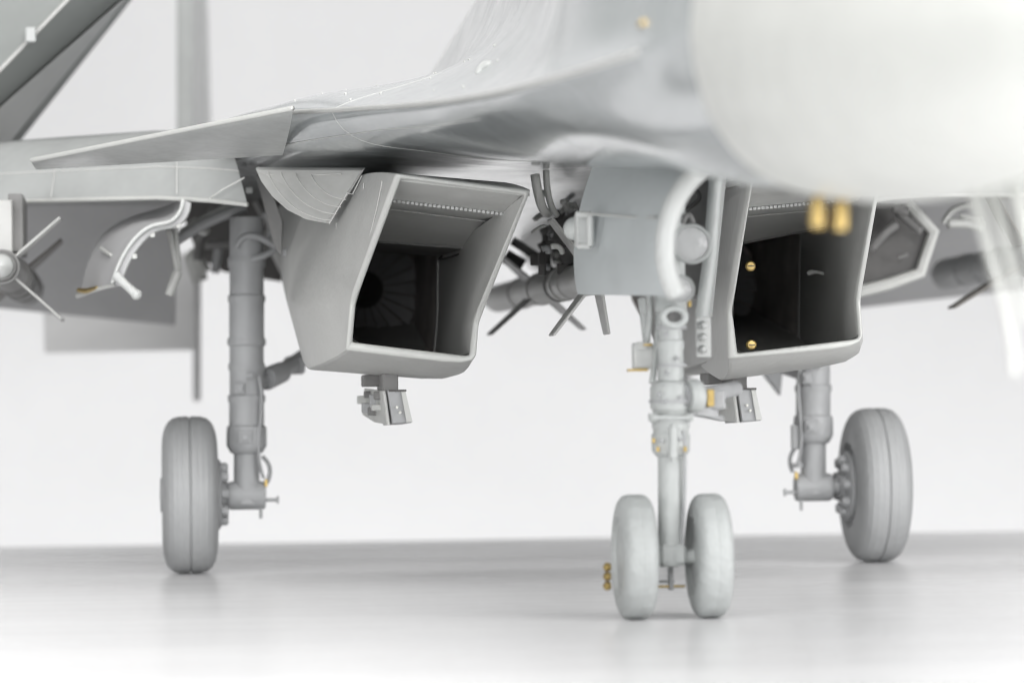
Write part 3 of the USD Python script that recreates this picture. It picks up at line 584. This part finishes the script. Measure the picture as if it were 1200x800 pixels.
# right-hand wheel bay door with its pale frame, seen past the intake; a dark plate paints the shade inside
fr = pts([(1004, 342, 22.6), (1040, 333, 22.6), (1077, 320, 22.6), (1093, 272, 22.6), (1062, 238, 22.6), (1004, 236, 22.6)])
WD = obj(JET, 'bay_shade_panel', slab(fr, (0, .08, 0), .02), 'dark', 30, 'dark plate painted as the shade of an open bay, with a pale bevelled frame')
obj(WD, 'panel_frame', tube(np.vstack([fr[:4], fr[4:5]]) + [0, -.03, 0], .042, 8), 'edge', 30)
for L, r in (([(1052, 248, 22.45), (1080, 272, 22.4)], .03), ([(1020, 292, 22.5), (1042, 268, 22.45), (1050, 262, 22.45)], .035), ([(1052, 302, 22.45), (1064, 298, 22.45)], .012), ([(1046, 243, 22.3), (1064, 248, 22.3)], .03)):
    obj(WD, 'frame_strut', tube(spline(pts(L), 8), r, 8), 'bay', True)
for L, r in (([(1110, 262, 22.8), (1130, 262, 22.8), (1152, 266, 22.8)], .035), ([(1106, 262, 22.8), (1118, 246, 22.8), (1140, 240, 22.8)], .022), ([(1124, 252, 22.8), (1150, 258, 22.8)], .016)):
    obj(WD, 'hinge_rod', tube(spline(pts(L), 10), r, 8), 'edge', True)

# pale probes hanging from the nose, and brass pins below it
PR = []
for L, r in (([(1142, 222, 11.4), (1156, 280, 11.35), (1176, 350, 11.3), (1190, 440, 11.25)], [.020, .014]), ([(1160, 212, 11.4), (1180, 290, 11.35), (1204, 380, 11.3)], [.018, .012]), ([(1185, 200, 11.4), (1202, 270, 11.35), (1222, 360, 11.3)], [.03, .022])):
    p = spline(pts(L), 20); obj(JET, 'nose_probe', tube(p, np.linspace(r[0], r[1], 20), 10), 'radome', True)
for px, py in ((958, 254), (985, 257)):
    obj(JET, 'brass_pin', tube(pts([(px, py - 24, 12.2), (px, py - 14, 12.2), (px, py + 12, 12.2), (px, py + 14, 12.2)]), [.016, .027, .027, .016], 12), 'brass', 40)
obj(JET, 'flank_vane', box(at(763, 28, 13.3), (.09, .10, .02), None, .3), 'brass', 30)
pc = at(570, 86, 17.6)
obj(fus, 'access_port', ringlet(pc, (-.6, -.7, .2), .045, .022), 'white', True)
obj(fus, 'flank_bulge', trimesh.creation.icosphere(3, 1).apply_scale((.05, .09, .035)).apply_translation(at(703, 62, 14.4)), 'white', True)

# ------------------------------------------------------------------ missiles
def fin4(c, r0, r1, ch, tip, Y0, angs, ax, sweep=.1, th=.012):
    out = []
    for a in angs:
        d = np.array([math.cos(a), 0, math.sin(a)]); n = np.array([-math.sin(a), 0, math.cos(a)]) * th
        poly = np.array([c + d * r0 + ax * Y0, c + d * r1 + ax * (Y0 + sweep), c + d * r1 + ax * (Y0 + sweep + tip), c + d * r0 + ax * (Y0 + ch)])
        out.append(slab(poly - n / 2, n, .006))
    return out
def missile(label, front, aft, R, finset, nose, mats, group=None, pylon=None):
    front, aft = np.asarray(front), np.asarray(aft); ax = aft - front; L = np.linalg.norm(ax); ax /= L
    t = thing('missile', label, 'missile', front)
    b = obj(t, 'body', lathe([(0, nose * .55), (0.0, nose), (.06, nose + .01), (.25, R), (L * .3, R), (L * .302, R * 1.05), (L * .315, R * 1.05), (L * .317, R), (L * .96, R), (L, R * .8), (L, 0)], front, ax, 32), mats[0], 40)
    obj(t, 'seeker_head', lathe([(.0, nose * .92), (-.05, nose * .8), (-.1, nose * .4), (-.115, 0)], front, ax, 28), mats[1], True)
    obj(b, 'band', lathe([(.055, nose + .004), (.055, nose + .022), (.08, nose + .024), (.08, nose + .006)], front, ax, 32), mats[0], 40)
    for (Y0, r1, ch, tip, angs, mat, sw) in finset:
        for f in fin4(front, R * .8, r1, ch, tip, Y0, angs, ax, sw, .016): obj(t, 'fin', f, mat, 30)
    for f_ in (.36, .40, .55, .72): obj(b, 'band', lathe([(0, R + .001), (0, R + .009), (.05, R + .009), (.05, R + .001)], front + ax * L * f_, ax, 28), 'bay' if f_ == .4 else mats[0], 40)
    if pylon:
        for mm, mt in pylon: obj(t, 'launch_rail', mm, mt, 30)
    return t
q4 = np.radians([42, 138, 222, 318])
mc = at(2, 312, 21.7)
missile('pale nosed missile under the wing at the far left, on a rail', mc, mc + np.array([0.05, 3.4, -.02]), .115, [(.12, .47, .3, .18, q4, 'missile', .12), (1.6, .40, .6, .3, q4, 'fin_dark', .2)], .085, ('bay', 'white'), None,
        [(box(at(3, 268, 22.0) + [0, .1, 0], (.13, .5, .34), None, .1), 'missile'), (box(at(21, 265, 22.4), (.09, .8, .36), None, .1), 'bay')])
mc2 = at(694, 327, 20.3)
missile('grey missile with dark fins slung between the two intakes', mc2 + np.array([.02, -1.0, .0]), mc2 + np.array([-.05, 5.2, .06]), .10, [(.75, .43, .32, .2, np.radians([128, 232, 52]), 'missile', .05), (.75, .34, .3, .2, np.radians([280]), 'missile', .05), (3.4, .44, .4, .25, q4[2:3], 'bay', .1), (3.4, .40, .4, .2, q4[[0, 1, 3]], 'tail', .1)], .09, ('missile', 'missile'))
mc3 = at(1228, 300, 22.4)
missile('missile under the wing at the far right, its dark fin beside the pale probes', mc3, mc3 + np.array([.0, 3.0, 0]), .115, [(.3, .62, .4, .2, np.radians([211, 121, 301, 31]), 'fin_dark', .1)], .085, ('main_leg', 'white'))
# tunnel fittings over the centre missile
for L, r, mt in (([(640, 288, 22), (648, 320, 22), (660, 316, 22)], .035, 'dark'), ([(634, 284, 22), (637, 290, 22)], .03, 'dark'), ([(648, 262, 22.4), (664, 300, 22.4)], .10, 'bay'), ([(627, 205, 20.2), (632, 232, 20.2), (642, 250, 20.4)], .028, 'edge'), ([(640, 200, 20.3), (644, 235, 20.3), (652, 252, 20.4)], .02, 'edge'), ([(600, 282, 23), (636, 305, 23)], .03, 'bay'), ([(592, 300, 23), (612, 312, 23)], .05, 'dark')):
    obj(JET, 'tunnel_fitting', tube(spline(pts(L), 10), r, 10), mt, True)
obj(JET, 'tunnel_beam', slab(pts([(648, 262, 21.8), (700, 232, 20.6), (700, 300, 20.6), (655, 320, 21.8)]), (0, .1, 0), .02), 'dark', 30)

rng = np.random.default_rng(4)
for k in range(34):
    a = np.array([rng.uniform(622, 676), rng.uniform(228, 322), rng.uniform(20.2, 22.6)]); b = a + [rng.uniform(-16, 16), rng.uniform(-14, 14), rng.uniform(-.3, .4)]
    if k % 3 == 0:
        obj(JET, 'tunnel_fitting', box(at(*a), rng.uniform(.03, .08, 3), rotz(rng.uniform(0, 3)), .2), ('bay', 'dark', 'main_leg')[k % 3 if k < 8 else 1], 30)
    else:
        obj(JET, 'tunnel_pipe', tube(spline(np.array([at(*a), at(*(a * .5 + b * .5 + [3, -3, 0])), at(*b)]), 10), rng.uniform(.007, .02), 8), ('bay', 'main_leg', 'edge')[k % 3], True)
# small fasteners on the shoulder of the fuselage
for k in range(18):
    y = 17.2 + 2.9 * rng.random(); c = fus_ring(y); q = c[int(rng.integers(24, 37))]
    obj(fus, 'fastener', trimesh.creation.icosphere(1, rng.uniform(.005, .010)).apply_translation(q), 'edge', True)
